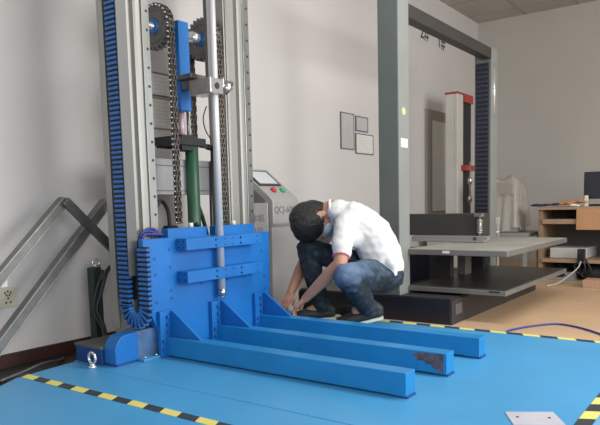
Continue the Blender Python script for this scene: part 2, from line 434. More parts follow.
# hydraulic hoses in the mast foot
MB().tube([(-2.66, 2.30, .58), (-2.66, 2.31, .72), (-2.66, 2.36, .79), (-2.66, 2.41, .73), (-2.66, 2.42, .58)], .011).build('hydraulic_hose', 'black', LM)
MB().tube([(-2.72, 2.66, .82), (-2.71, 2.70, .75), (-2.70, 2.74, .62), (-2.7, 2.76, .5)], .012).build('hydraulic_hose', 'black', LM)
MB().tube([(-2.64, 2.60, .66), (-2.64, 2.65, .60), (-2.64, 2.76, .5)], .012).build('hydraulic_hose', 'black', LM)
MB().cyl((-2.62, 2.35, .62), (-2.62, 2.42, .62), .035).build('hose_drum', 'black', LM)
# guide rod, clamp
MB().cyl((-2.392, 2.535, .30), (-2.392, 2.535, 2.2), .020, n=28).build('guide_rod', 'rod', LM)
MB().cyl((-2.392, 2.535, .262), (-2.392, 2.535, .30), .022, n=20).cyl((-2.392, 2.535, .25), (-2.392, 2.535, .262), .009).build('rod_end', 'steel', LM)
MB().box(-2.41, -2.385, 2.488, 2.512, 1.42, 2.2, .002).build('strut_profile', 'aludk', LM)
cl = MB().use('steel').box(-2.50, -2.345, 2.455, 2.555, 1.345, 1.425, .004)
cl.use('hole').cyl((-2.3455, 2.505, 1.385), (-2.342, 2.505, 1.385), .017); cl = cl.build('rod_clamp', None, LM)
MB().cyl((-2.40, 2.55, 1.385), (-2.36, 2.59, 1.39), .018).cyl((-2.375, 2.585, 1.375), (-2.345, 2.612, 1.40), .030, .022).cyl((-2.38, 2.585, 1.38), (-2.38, 2.585, 1.445), .012).build('clamp_knob', 'steel', cl)
MB().box(-2.56, -2.49, 2.46, 2.56, 1.385, 1.425, .003).box(-2.62, -2.49, 2.46, 2.80, 1.44, 1.465, .003).build('clamp_arm', 'dksteel', LM)
# carriage
cb_ = MB().use('blue').prism([(2.03, .60), (2.03, .38), (2.055, .24), (2.105, .12), (2.115, .03), (2.99, .03), (3.005, .20), (3.01, .595)], 'x', -2.465, -2.43, .003)
pr = [(2.10, .50), (2.10, .42), (2.10, .28), (2.115, .20), (2.20, .54), (2.20, .45), (2.20, .33), (2.20, .29), (2.93, .48), (2.95, .33), (2.95, .25), (2.62, .34), (2.42, .34)]
cb_.use('boltblue')
for q in pr: cb_.cyl((-2.432, *q), (-2.4275, *q), .0085, n=12)
car = cb_.build('carriage_plate', None, LM)
for y0, y1 in ((2.215, 2.50), (2.565, 2.90)):
    MB().box(-2.50, -2.452, y0, y1, .56, .645, .003).build('top_block', 'blue', car)
for q in ((-2.475, 2.40), (-2.475, 2.74)):
    MB().cyl((*q, .645), (*q, .668), .013, n=6).build('chain_nut', 'white', car)
for z0, z1 in ((.532, .593), (.363, .424)):
    b = MB().use('blue').box(-2.431, -2.352, 2.245, 2.845, z0, z1, .003).use('hole'); zm = (z0 + z1) / 2
    for y in (2.46, 2.53, 2.59, 2.655, 2.66, 2.80):
        for dz in (-.015, .015): b.cyl((-2.3535, y, zm + dz), (-2.3505, y, zm + dz), .004 if y not in (2.46, 2.66) else .007, n=10)
    for x in (-2.41, -2.375):
        for dz in (-.015, .015): b.cyl((x, 2.2465, zm + dz), (x, 2.244, zm + dz), .005, n=10)
    b.build('cross_bar', None, car)
MB().tube([(-2.53, 2.06, .50), (-2.50, 2.08, .62), (-2.50, 2.14, .635), (-2.49, 2.20, .61)], .008).build('blue_cable', 'cableblue', car)
MB().tube([(-2.50, 2.05, .50), (-2.48, 2.075, .61), (-2.485, 2.13, .62), (-2.48, 2.21, .615)], .008).build('blue_cable', 'cableblue', car)
MB().tube([(-2.53, 2.09, .50), (-2.51, 2.11, .63), (-2.51, 2.17, .645), (-2.50, 2.21, .60)], .007).build('blue_cable', 'cableblue', car)
# forks
for yf, xe in ((2.13, -1.07), (2.50, -1.063), (2.868, -1.055)):
    f = MB().box(-2.43, xe, yf, yf + .08, .008, .101, .003).build('fork', 'bluefork', LM)
    MB().box(-2.43, -2.405, yf - .035, yf + .085, .0, .235, .003).build('fork_bracket', 'blue', f)
    MB().prism([(-2.406, .100), (-2.406, .232), (-2.385, .232), (-2.195, .104), (-2.195, .100)], 'y', yf + .030, yf + .046, .001).build('gusset', 'blue', f)
    for z in (.045, .085, .125, .165, .205):
        MB().cyl((-2.406, yf + .01 - (.03 if z < .1 else 0), z), (-2.392, yf + .01 - (.03 if z < .1 else 0), z), .0085, n=6).build('hex_bolt', 'boltblue', f)
    MB().box(-1.13, xe + .005, yf + .004, yf + .076, .0, .009, .001).build('fork_foot', 'bluedk', f)
b = MB(); random.seed(3)
b.prism([(-1.078, .012), (-1.078, .097), (-1.10, .096), (-1.13, .092), (-1.165, .097), (-1.205, .09), (-1.225, .078), (-1.205, .068), (-1.20, .055), (-1.175, .06), (-1.16, .045), (-1.135, .047), (-1.125, .03), (-1.10, .026), (-1.095, .012)], 'y', 2.4990, 2.5001)
b.build('scuff_mark', 'rust', LM)
# motor box
mb = MB().prism([(1.85, .012), (1.85, .085), (1.862, .115), (1.885, .138), (1.915, .148), (1.985, .15), (1.985, .012)], 'x', -2.535, -2.45, .003).build('motor_box', 'blue', LM)
MB().box(-2.53, -2.455, 1.86, 1.98, 0, .014, 0).build('motor_foot', 'bluedk', mb)
b = MB().use('bluegrey').box(-2.466, -2.452, 1.986, 2.13, .01, .152, .002).box(-2.56, -2.466, 1.986, 2.13, .10, .152, .002)
sp = b.build('side_panel', None, LM)
MB().box(-2.53, -2.415, 1.99, 2.15, .0, .014, .002).build('panel_flange', 'deck', sp)
for q in ((2.0, .135), (2.0, .035)): MB().cyl((-2.453, *q), (-2.449, *q), .0055, n=10).build('panel_screw', 'steel', sp)
for q in ((-2.43, 2.01), (-2.43, 2.08)): MB().cyl((*q, .013), (*q, .024), .008, n=6).build('panel_screw', 'steel', sp)
# ------------------------------------------------------------------ left of the mast
t = thing('steel_handrail', 'leaning square steel tube frame against left wall', 'frame', (-2.9, 1.4, FL))
def sq(p0, p1, w_, d_, m, name, groove=True):
    p0, p1 = Vector(p0), Vector(p1); d = p1 - p0; c = (p0 + p1) / 2
    a = math.atan2(d.z, d.y); L = d.length
    b = MB(); b.use(m); rot = Matrix.Rotation(a, 4, 'X')
    b.box(c.x - d_ / 2, c.x + d_ / 2, c.y - L / 2, c.y + L / 2, c.z - w_ / 2, c.z + w_ / 2, .004, rot)
    if groove:
        b.use('rail')
        n = Vector((0, -math.sin(a), math.cos(a)))
        for s_ in (-.5, .5):
            q = c + Vector((d_ / 2, 0, 0)) + n * s_ * w_ * .82
            b.box(q.x - .003, q.x + .003, q.y - L / 2, q.y + L / 2, q.z - .003, q.z + .003, .0015, rot)
    return b.build(name, None, t)
sq((-2.9, 1.06, -.04), (-2.9, 1.925, .803), .05, .05, 'railtube', 'rail_tube')
sq((-2.9, 1.37, -.04), (-2.9, 2.18, .79), .055, .05, 'railtube', 'rail_tube')
sq((-2.865, 1.905, .80), (-2.865, 2.20, .52), .048, .03, 'dksteel', 'cross_tube', False)
t2 = thing('hanging_hose', 'black hose looping down the wall behind the cable chain', 'hose', (-2.88, 2.1, FL))
MB().tube([(-2.82, 2.20, .60), (-2.82, 2.19, .54), (-2.82, 2.175, .47), (-2.84, 2.12, .42), (-2.84, 2.07, .30), (-2.84, 2.04, .22), (-2.82, 2.06, .14), (-2.79, 2.05, .08), (-2.78, 2.03, .0)], .011).build('hose', 'black', t2)
MB().tube([(-2.82, 2.08, .43), (-2.82, 2.02, .30), (-2.82, 2.01, .20), (-2.80, 2.04, .12), (-2.78, 2.03, .0)], .008).build('thin_hose', 'black', t2)
t3 = thing('cylinder_guard', 'dark green rubber guard with steel clamp behind the cable chain', 'guard', (-2.93, 2.1, FL))
MB().box(-2.95, -2.90, 2.07, 2.13, .0, .44, .006).build('rubber_guard', 'darkgreen', t3)
MB().torus((-2.92, 2.11, .462), .022, .006, 'x').box(-2.94, -2.90, 2.095, 2.125, .44, .455, .002).build('steel_clamp', 'chrome', t3)
tag(MB().tube([(-2.86, 1.50, FL + .01), (-2.88, 1.62, FL + .02), (-2.90, 1.75, FL + .035), (-2.94, 1.86, FL + .02), (-3.0, 1.93, FL + .01)], .008).build('floor_hose', 'dksteel'), 'thin grey hose on floor at the left of the platform', 'hose')
# socket, white box on wall
t = thing('wall_socket', 'ivory power socket with dark slots on left wall', 'socket', (-3.12, 1.7, .31))
b = MB().use('ivory').box(-3.12, -3.108, 1.655, 1.757, .262, .362, .003).use('ink')
for q in ((1.69, .338), (1.705, .345), (1.72, .338), (1.698, .325), (1.713, .325), (1.705, .31), (1.693, .287), (1.717, .287)):
    b.box(-3.109, -3.1065, q[0] - .004, q[0] + .004, q[1] - .005, q[1] + .005, 0)
b.build('socket_plate', None, t)
tag(MB().box(-3.0, -2.96, 1.50, 1.628, .385, .475, .004).build('white_box', 'white'), 'small white plastic box at left picture edge beside upper steel tube', 'box')

# ------------------------------------------------------------------ notices on the wall
def notice(y0, y1, z0, z1, label, face, fr, lines, group, cat='notice'):
    t = thing('wall_notice', label, cat, (-3.12, y0, z0), group)
    b = MB().use(fr)
    e = .008
    b.box(-3.12, -3.106, y0, y1, z1 - e, z1, .001).box(-3.12, -3.106, y0, y1, z0, z0 + e, .001)
    b.box(-3.12, -3.106, y0, y0 + e, z0, z1, .001).box(-3.12, -3.106, y1 - e, y1, z0, z1, .001).build('notice_frame', None, t)
    b = MB().use(face).box(-3.119, -3.110, y0 + e * .8, y1 - e * .8, z0 + e * .8, z1 - e * .8, 0).use('paleink')
    for k in range(lines):
        z = z1 - .03 - (z1 - z0 - .05) * k / max(1, lines - 1); y = y0 + .03
        ln = (y1 - y0 - .06) * (1 if k % 3 else .7)
        b.box(-3.1102, -3.1092, y, y + ln, z - .003, z + .001, 0)
    b.build('notice_sheet', None, t)
    return t
notice(4.93, 5.16, 1.25, 1.58, 'tall grey acrylic sheet holder left of the two small wall notices', 'acryl', 'frame', 0, None)
notice(5.195, 5.42, 1.43, 1.57, 'small grey framed notice on wall above the larger paper notice', 'acryl', 'frame', 2, None)
notice(5.19, 5.52, 1.22, 1.41, 'framed white paper notice on wall beside the grey gantry column', 'paper', 'frame', 6, None)
notice(2.715, 2.93, 1.455, 1.60, 'framed certificate on wall behind the chain, upper of two', 'paper', 'frame', 5, None)
notice(2.715, 2.93, 1.25, 1.445, 'pale paper certificate on wall behind the chain, lower of two', 'paper', 'woodlt', 7, None)
text('wall_mark', '2#', .21, (-3.117, 6.72, 2.62), ROT_X, 'ink').__setitem__('label', 'black handwritten two and hash mark on upper wall')
text('wall_mark', '1#', .20, (-3.117, 7.18, 2.60), ROT_X, 'ink').__setitem__('label', 'black handwritten one and hash mark on upper wall')
for o in COL.objects:
    if o.name.startswith('wall_mark'): o['category'] = 'writing'
# pale wall poster far behind the gantry
t = thing('wall_panel', 'pale upright panel with taupe surround on wall behind the gantry', 'panel', (-3.12, 7.1, .65))
MB().box(-3.12, -3.10, 6.72, 7.65, .60, 1.80, .004).build('panel_surround', 'taupe', t)
MB().box(-3.10, -3.095, 6.88, 7.5, .64, 1.68, .002).build('panel_face', 'backglass', t)

# ------------------------------------------------------------------ control console
t = thing('control_console', 'grey floor standing control console with slanted screen and buttons', 'console', (-2.9, 3.58, FL))
Y0, Y1 = 3.44, 3.745
MB().prism([(-3.06, FL), (-2.755, FL), (-2.748, .60), (-2.735, .62), (-2.735, .785), (-2.765, .815), (-3.02, 1.015), (-3.06, 1.02), (-3.09, .99)], 'y', Y0, Y1, .008).build('cabinet', 'console', t)
MB().prism([(-2.985, FL + .02), (-2.80, FL + .02), (-2.80, .79), (-3.03, .965), (-3.06, .96), (-3.045, FL + .02)], 'y', Y0 - .006, Y0 + .002, .001).build('side_cover', 'consoledk', t)
sl = math.atan2(.20, -.255)
def on_slope(y0, y1, s0, s1, h, m, name, par=None):
    b = MB(); a = Vector((-2.765, 0, .815)); d = Vector((-.255, 0, .20)).normalized(); n = Vector((.20, 0, .255)).normalized()
    vs = []
    for hh in (0.0, h):
        for (y, s_) in ((y0, s0), (y1, s0), (y1, s1), (y0, s1)):
            q = a + d * s_ + n * hh; vs.append(b.bm.verts.new((q.x, y, q.z)))
    for f in ((0, 1, 2, 3), (4, 5, 6, 7), (0, 1, 5, 4), (1, 2, 6, 5), (2, 3, 7, 6), (3, 0, 4, 7)): b.bm.faces.new([vs[i] for i in f])
    bmesh.ops.recalc_face_normals(b.bm, faces=b.bm.faces)
    return b.build(name, m, par or t)
sc_ = on_slope(Y0 + .01, Y1 - .05, .12, .30, .008, 'screendk', 'screen_bezel')
on_slope(Y0 + .03, Y1 - .07, .14, .285, .010, 'screen', 'screen', sc_)
d = Vector((-.255, 0, .20)).normalized(); n = Vector((.20, 0, .255)).normalized()
for y, m, nm in ((Y0 + .11, 'redbtn', 'red_button'), (Y0 + .215, 'greenbtn', 'green_button')):
    c = Vector((-2.765, y, .815)) + d * .065
    MB().cyl(c, c + n * .018, .024, .021).build(nm, m, t)
text('model_lettering', 'QCJ-600', .066, (-2.734, (Y0 + Y1) / 2 - .022, .718), ROT_X, 'consoledk', t, .001)
pn = MB().box(-2.95, -2.775, Y0 - .012, Y0 - .008, .50, .77, 0).build('paper_note', 'paper', t)
text('note_lettering', '本机', .06, (-2.862, Y0 - .013, .66), ROT_Y, 'greyink', pn)
text('note_lettering', '4.02', .05, (-2.862, Y0 - .013, .58), ROT_Y, 'greyink', pn)

# ------------------------------------------------------------------ gantry compression tester
G = thing('gantry_press', 'grey gantry compression test machine with two flat plates and black base', 'machine', (-2.0, 4.7, FL))
b = MB().use('gbase').box(-2.80, -1.60, 3.82, 5.70, FL, .115, .004).use('gbaselt').box(-1.602, -1.588, 3.822, 5.70, FL, .112, .002)
b.use('gbaselt').box(-2.80, -1.60, 3.83, 5.70, .115, .121, .001)
bs = b.build('press_base', None, G)
MB().box(-1.589, -1.586, 3.88, 3.99, .01, .08, 0).build('base_label', 'dimlabel', bs)
for y0, nm in ((3.855, 0), (5.64, 1)):
    zt = 2.09 if nm else 2.30
    b = MB().use('gantry').box(-2.13, -1.985, y0, y0 + .15, .115, zt, .003).use('gantrylt').box(-1.986, -1.975, y0 - .001, y0 + .151, .115, zt, .002)
    c = b.build('press_column', None, G)
    if nm:
        b = MB().use('gbase').box(-2.115, -2.0, y0 - .012, y0 + .002, .3, 1.96, .002)
        for k in range(40): b.use('bellow').box(-2.11, -2.005, y0 - .020, y0 - .011, .35 + k * .04, .37 + k * .04, .002)
        b.build('bellows_cover', None, c)
        MB().cyl((-1.97, y0 + .05, 1.5), (-1.97, y0 + .05, 1.96), .010).build('limit_rod', 'chrome', c)
    else:
        MB().cyl((-1.9755, y0 + .07, 1.36), (-1.973, y0 + .07, 1.36), .028, n=6).build('round_sticker', 'greenlt', c)
        MB().box(-1.9755, -1.973, y0 + .025, y0 + .125, 1.12, 1.18, 0).build('white_sticker', 'white', c)
MB().box(-2.065, -1.98, 3.95, 5.67, 1.993, 2.085, .004).build('top_beam', 'beamdk', G)
MB().box(-2.11, -2.02, 4.99, 5.645, .50, .615, .003).build('slide_beam', 'beamdk', G)
MB().box(-2.45, -1.76, 4.85, 5.0, 0.475, 0.650, .004).build('crosshead', 'beamdk', G)
b = MB().use('shelfgrey').box(-2.34, -1.70, 4.78, 4.848, .436, .475, .003).box(-2.30, -1.70, 4.70, 4.79, .432, .445, .002); b.build('crosshead_shelf', None, G)
b = MB().use('steel'); b.cyl((-1.775, 4.82, .47), (-1.775, 4.82, .64), .011)
for k in range(8): b.torus((-1.775, 4.82, .50 + k * .014), .020, .0045, 'z', n=16, m=6)
b.use('black').cyl((-1.775, 4.72, .43), (-1.775, 4.72, .47), .012).use('steel').box(-1.81, -1.75, 4.79, 4.85, .625, .65, .002)
b.build('spring_post', None, G)
b = MB().use('plate').box(-1.985, -1.285, 3.975, 5.50, .390, .426, .003).use('platetop').box(-1.975, -1.295, 3.985, 5.49, .425, .429, 0)
p = b.build('upper_plate', None, G)
MB().box(-1.72, -1.67, 3.973, 3.976, .404, .42, 0).build('sticker', 'white', p)
b = MB().use('plate').box(-1.985, -1.29, 3.975, 5.52, .138, .171, .003).use('platelow').box(-1.975, -1.30, 3.99, 5.505, .170, .1735, 0)
b.use('hole').box(-1.40, -1.33, 3.973, 3.976, .158, .168, 0); b.build('lower_plate', None, G)
MB().box(-1.96, -1.70, 4.2, 5.3, .115, .139, 0).build('lower_plate_support', 'gbaselt', G)
for y in (4.55, 5.25): MB().box(-2.08, -1.90, y, y + .06, .12, .40, .003).build('plate_support', 'gbaselt', G)
MB().box(-2.6, -2.2, 4.2, 5.3, .12, .34, .006).build('drive_housing', 'gbase', G)
MB().box(-1.93, -1.86, 4.75, 4.87, .172, .33, .004).build('load_cell', 'plate', G)

# ------------------------------------------------------------------ tensile tester behind
T = thing('tensile_tester', 'slim cream tensile tester with red cap seen through the gantry', 'machine', (-2.7, 6.5, FL))
b = MB().use('cream').box(-2.82, -2.72, 6.60, 7.04, .55, 1.90, .006).box(-2.72, -2.68, 6.60, 6.76, .55, 1.90, .006)
b.use('black').box(-2.72, -2.70, 6.76, 7.04, .55, 1.88, .002); b.build('tester_column', None, T)
MB().box(-2.825, -2.675, 6.595, 7.045, 1.90, 1.92, .004).box(-2.72, -2.675, 6.78, 7.045, 1.83, 1.902, .004).build('red_cap', 'red', T)
b = MB().use('red').box(-2.70, -2.62, 6.70, 6.95, 1.08, 1.14, .004).use('steel').cyl((-2.62, 6.80, .70), (-2.62, 6.80, 1.18), .012)
b.ball((-2.62, 6.80, .97), .03, (1, 1, 1.6)).ball((-2.62, 6.80, .77), .03, (1, 1, 1.6)); b.build('grip', None, T)
MB().box(-3.0, -2.50, 6.5, 7.2, FL, .55, .01).build('tester_base', 'cream', T)

# ------------------------------------------------------------------ desk corner at the right
D = thing('wooden_desk', 'light wooden desk with open drawer slot and lower shelf at far right', 'desk', (-1.4, 6.7, FL))
MB().box(-1.80, -.7, 6.42, 7.1, .643, .67, .003).build('desk_top', 'woodlt', D)
b = MB().use('wood').box(-1.78, -1.74, 6.45, 7.08, FL, .643, .003); b.build('side_panel', None, D)
MB().box(-.80, -.76, 6.45, 7.08, FL, .643, .003).build('side_panel', 'wood', D)
b = MB().use('woodlt').box(-1.74, -.80, 6.43, 7.05, .505, .552, .003); b.build('drawer_shelf', None, D)
MB().box(-1.74, -.80, 6.80, 6.82, .552, .643, 0).build('slot_back', 'dark', D)
MB().box(-1.42, -.80, 6.405, 6.44, .45, .648, .003).build('desk_front_panel', 'orangewood', D)
MB().box(-1.74, -.80, 6.43, 7.05, .13, .165, .003).build('lower_shelf', 'woodlt', D)
MB().box(-1.74, -.80, 7.05, 7.07, FL, .643, 0).build('back_panel', 'greyboard', D)
t = thing('monitor', 'black monitor seen edge on at right end of desk', 'monitor', (-1.2, 6.7, .67))
MB().box(-1.40, -.95, 6.60, 6.64, .74, 1.0, .006).build('screen_housing', 'screendk', t)
MB().box(-1.22, -1.15, 6.60, 6.66, .69, .80, .003).box(-1.34, -1.02, 6.55, 6.72, .67, .69, .003).build('stand', 'black', t)
def lump(name, pts, m, label, cat, voxel=.008, sm=6):
    b = MB()
    for (c, s_) in pts: b.ball(c, 1, s_, sub=2)
    return tag(b.build(name, m, voxel=voxel, smooth=sm), label, cat)
lump('folded_cloth', [((-1.575 + .033 * k, 6.52 + .02 * math.sin(k * 2), .700 + .006 * math.sin(k * 3) + .0035 * k), (.045, .06, .014 + .003 * math.sin(k))) for k in range(7)], 'cloth_orange', 'crumpled orange cloth lying on left half of desk', 'cloth')
lump('purple_cloth', [((-1.835 + .030 * k, 6.50 + .02 * math.cos(k * 2), .688 + .003 * math.sin(k * 2) + .001 * k), (.045, .06, .012 + .003 * math.sin(k))) for k in range(8)], 'cloth_purple', 'dark purple cloth hanging over left end of desk top', 'cloth')
lump('white_tissue', [((-1.46, 6.44, .686), (.04, .02, .016)), ((-1.42, 6.445, .68), (.03, .03, .012))], 'white', 'small crumpled white tissue beside orange cloth on desk', 'tissue')
tag(MB().box(-1.372, -1.34, 6.50, 6.53, .67, .775, .003).build('bottle', 'backglass'), 'small pale bottle standing before monitor on desk', 'bottle')
tag(MB().box(-1.68, -1.34, 6.5, 6.95, .166, .27, .008).build('computer_case', 'cablegrey'), 'pale grey device box on lower shelf of desk', 'box')
t = thing('power_strip', 'tangled black power plugs hanging below desk shelf', 'power strip', (-1.4, 6.4, .2))
MB().box(-1.40, -1.33, 6.385, 6.42, .16, .27, .006).box(-1.395, -1.375, 6.37, 6.39, .22, .26, .003).box(-1.365, -1.345, 6.37, 6.39, .18, .22, .003).build('plug_block', 'black', t)
MB().tube([(-1.36, 6.40, .2), (-1.33, 6.40, .08), (-1.38, 6.42, .03), (-1.43, 6.42, .1), (-1.37, 6.41, .17)], .008).tube([(-1.34, 6.4, .2), (-1.28, 6.42, .05), (-1.36, 6.45, .0), (-1.40, 6.41, .15)], .008).build('black_cord', 'black', t)
tag(MB().tube([(-1.365, 6.375, .155), (-1.38, 6.355, .10), (-1.44, 6.3, .03), (-1.50, 6.1, FL + .02), (-1.56, 5.95, FL + .008)], .006).build('white_cable', 'cablegrey'), 'thin pale cable drooping from desk plugs down to the floor', 'cable')
lump('dark_bag', [((-1.30, 6.62, .03), (.13, .12, .075)), ((-1.18, 6.65, .04), (.14, .12, .085)), ((-1.58, 6.6, .0), (.12, .12, .045))], 'bag', 'black bag and clutter on floor under desk', 'bag')
tag(MB().box(-1.27, -1.05, 6.02, 6.22, FL, .02, .003).build('carton', 'carton'), 'small brown carton on tan floor at right picture edge', 'carton')
tag(MB().box(-1.72, -1.45, 6.5, 6.9, FL, .03, .004).build('floor_crate', 'bankgrey'), 'low grey crate on floor below desk shelf', 'crate')
tag(MB().tube([(-1.225, 3.72, FL + .006), (-1.20, 3.86, FL + .007), (-1.13, 4.02, FL + .007), (-1.03, 4.15, FL + .007), (-.91, 4.12, FL + .007), (-.78, 4.01, FL + .007), (-.55, 3.75, FL + .007)], .006).build('blue_floor_cable', 'cableblue'), 'dark blue cable curving over tan floor behind platform', 'cable')
# bench and plastic covered equipment
t = thing('low_bench', 'low grey metal bench between gantry and desk', 'bench', (-2.1, 6.6, FL))
MB().box(-2.45, -1.88, 6.42, 7.0, .375, .415, .004).build('bench_top', 'bankgrey', t)
for x in (-2.43, -1.93):
    for y in (6.45, 6.94): MB().box(x, x + .035, y, y + .035, FL, .376, .002).build('leg', 'bankgrey', t)
t = thing('covered_equipment', 'equipment under a clear crumpled plastic sheet on low bench', 'equipment', (-2.15, 6.7, .415))
MB().box(-2.30, -2.02, 6.55, 6.85, .416, .80, .01).box(-2.34, -2.05, 6.50, 6.9, .80, .93, .01).build('covered_body', 'taupe', t)
b = MB(); nx, ny = 26, 26; vs = []
random.seed(5)
for i in range(nx + 1):
    row = []
    for j in range(ny + 1):
        u = i / nx * 2 - 1; v = j / ny * 2 - 1; r = max(abs(u), abs(v))
        rr = min(1, r / .55); x = -2.18 + u * .17 * (1 if r < .55 else .55 / r * (1 + .5 * (r - .55)) / .55 * .8) * 1.1
        y = 6.70 + v * .21 * (1 if r < .55 else .55 / r * (1 + .5 * (r - .55)) / .55 * .8) * 1.1
        z = .99 - .02 * rr - (max(0, r - .55) / .45) * .52 + .03 * math.sin(u * 5 + v * 3) * (1 - .3 * r)
        fold = .018 * math.sin((math.atan2(v, u)) * 13 + r * 3) * max(0, r - .4)
        row.append(b.bm.verts.new((x + fold, y + fold, max(.42, z + random.uniform(-.006, .006)))))
    vs.append(row)
for i in range(nx):
    for j in range(ny): b.bm.faces.new((vs[i][j], vs[i + 1][j], vs[i + 1][j + 1], vs[i][j + 1]))
for f in b.bm.faces: f.smooth = True
b.build('plastic_sheet', 'sheet', t)
t = thing('small_stool', 'small pale chair frame beside spring post behind gantry plates', 'chair', (-2.25, 6.1, FL))
MB().box(-2.22, -2.08, 6.05, 6.2, .43, .45, .003).build('seat', 'white', t)
for q in ((-2.21, 6.06), (-2.09, 6.06), (-2.21, 6.18), (-2.09, 6.18)): MB().box(q[0] - .008, q[0] + .008, q[1] - .008, q[1] + .008, FL, .57 if q[1] > 6.1 else .44, .002).build('leg', 'cablegrey', t)
MB().box(-2.22, -2.08, 6.175, 6.19, .52, .58, .003).build('backrest', 'white', t)

# ------------------------------------------------------------------ the crouching person
P = thing('person', 'person in white polo shirt and blue jeans crouching beside the far fork, head bent down', 'person', (-2.05, 3.4, 0))
V = Vector
pelvis = V((-1.885, 3.46, .335)); hipL = V((-1.90, 3.38, .315)); hipR = V((-1.99, 3.53, .32))
waist = V((-1.90, 3.44, .44)); spine = V((-1.955, 3.42, .555)); chest = V((-2.07, 3.38, .645)); neck = V((-2.165, 3.335, .715))
head = V((-2.266, 3.297, .685))
shL = V((-2.03, 3.25, .625)); elL = V((-1.975, 3.10, .403)); wrL = V((-2.205, 3.06, .185))
shR = V((-2.24, 3.50, .64)); elR = V((-2.47, 3.44, .38)); wrR = V((-2.42, 3.20, .19))
knL = V((-1.888, 3.030, 0.337)); anL = V((-1.914, 3.320, 0.127)); knR = V((-2.36, 3.30, .47)); anR = V((-2.275, 3.34, .095))
F2 = V((-.80, -.60, 0)).normalized()
# head frame, origin between the ears
U = (V((-.808, -.588, -.10)) + V((.587, -.803, 0)) * .25).normalized()                        # chin to crown
Fh = V((.16, .12, -1)); Fh = (Fh - U * Fh.dot(U)).normalized()                                 # face direction
S = U.cross(Fh).normalized()                                                               # towards his left ear
HR = Matrix((S, Fh, U)).transposed().to_4x4()                                               # local x=side y=face z=up
def hp(x, y, z): return head + S * x + Fh * y + U * z
b = MB()
b.ball(hp(0, .02, .055), 1, (.080, .104, .092), HR)
b.ball(hp(0, .055, -.03), 1, (.060, .066, .080), HR)
b.ball(hp(0, .092, -.095), 1, (.028, .026, .022), HR)         # chin
b.capsule(hp(0, .118, .005), .010, hp(0, .140, -.035), .013)     # nose
b.ball(hp(0, .118, -.062), .02, (1.1, .5, .45), HR)            # mouth
for s_ in (-1, 1):
    b.ball(hp(.082 * s_, .0, .0), 1, (.012, .022, .034), HR)   # ear
    for k in range(7):
        a = -2.2 + k * .62; b.ball(hp(.092 * s_, -.016 * math.cos(a) , .024 * math.sin(a) + .004), .006, sub=1)
b.capsule(hp(0, -.01, -.02), .060, neck, .062)
# trunk under the clothes
b.capsule(neck, .055, chest, .10); b.capsule(chest, .11, spine, .11); b.capsule(spine, .11, pelvis, .12)
b.capsule(chest, .08, shL, .05); b.capsule(chest, .08, shR, .05)
b.capsule(pelvis, .10, hipL, .085); b.capsule(pelvis, .10, hipR, .085)
for h_, k_, a_ in ((hipL, knL, anL), (hipR, knR, anR)):
    b.capsule(h_, .075, k_, .052); b.capsule(k_, .050, k_.lerp(a_, .35), .052); b.capsule(k_.lerp(a_, .35), .052, a_, .035)
    b.capsule(a_, .035, a_ + V((0, 0, -.03)) + F2 * .08, .028)
for s_, e_, w_ in ((shL, elL, wrL), (shR, elR, wrR)):
    b.capsule(s_, .05, e_, .041); b.capsule(e_, .041, e_.lerp(w_, .3), .042); b.capsule(e_.lerp(w_, .3), .042, w_, .026)
# hands: palm, four bent fingers and a thumb each, working at something behind the far fork
def hand(wr, fwd, side, up, curl):
    fwd = fwd.normalized(); side = (side - fwd * side.dot(fwd)).normalized(); up = side.cross(fwd).normalized()
    if up.z < 0: up = -up
    for k in (-1.2, -.4, .4, 1.2):
        b.capsule(wr + side * .008 * k, .0165, wr + fwd * .075 + side * .017 * k, .0125)
    for k, ln in zip((-1.5, -.5, .5, 1.5), (.031, .036, .034, .027)):
        a = wr + fwd * .078 + side * .0135 * k; ang = curl
        r = .0085
        for seg in range(3):
            dr = fwd * math.cos(ang) - up * math.sin(ang); c2 = a + dr * ln * (1, .72, .55)[seg] + side * .0015 * k
            b.capsule(a, r, c2, r * .9, 8); a = c2; r *= .9; ang += .55
    a = wr + fwd * .02 - side * .022; c2 = a + (fwd * .7 - side * .55 - up * .2).normalized() * .038
    b.capsule(a, .013, c2, .010, 8); b.capsule(c2, .010, c2 + (fwd * .9 - up * .5 + side * .1).normalized() * .030, .0085, 8)
hand(wrL, V((-.075, -.03, -.075)), V((.3, -.8, .1)), None, .35)
hand(wrR, V((.01, -.09, -.075)), V((-.8, -.1, .1)), None, .35)
body = b.build('body', 'skin', P, voxel=.0042, smooth=3)
# shirt
b = MB()
b.ball(neck + V((.03, .01, -.008)), 1, (.080, .085, .070))
b.capsule(neck + V((.02, .006, -.005)), .070, chest + V((.02, 0, .0)), .122)
b.capsule(neck + V((-.01, .02, -.035)), .060, chest, .10)
b.capsule(chest + V((.02, 0, 0)), .122, spine + V((.01, 0, 0)), .128)
b.capsule(spine + V((.01, 0, 0)), .128, waist, .130); b.capsule(waist, .130, waist + V((.03, .015, -.085)), .118)
b.capsule(chest + V((.02, 0, .01)), .10, shL + V((.0, .02, -.005)), .072); b.capsule(chest + V((.02, 0, .01)), .10, shR, .072)
b.capsule(spine, .10, shL + V((.02, .05, -.08)), .07)
sl1 = shL.lerp(elL, .70); sl2 = shR.lerp(elR, .62)
b.capsule(shL, .069, sl1, .060); b.capsule(shR, .067, sl2, .056)
b.capsule(V((-1.80, 3.38, .40)), .035, V((-1.795, 3.42, .31)), .028); b.capsule(V((-1.80, 3.45, .40)), .04, V((-1.80, 3.47, .32)), .03)
shirt = b.build('shirt', 'shirt', P, voxel=.0075, smooth=5)
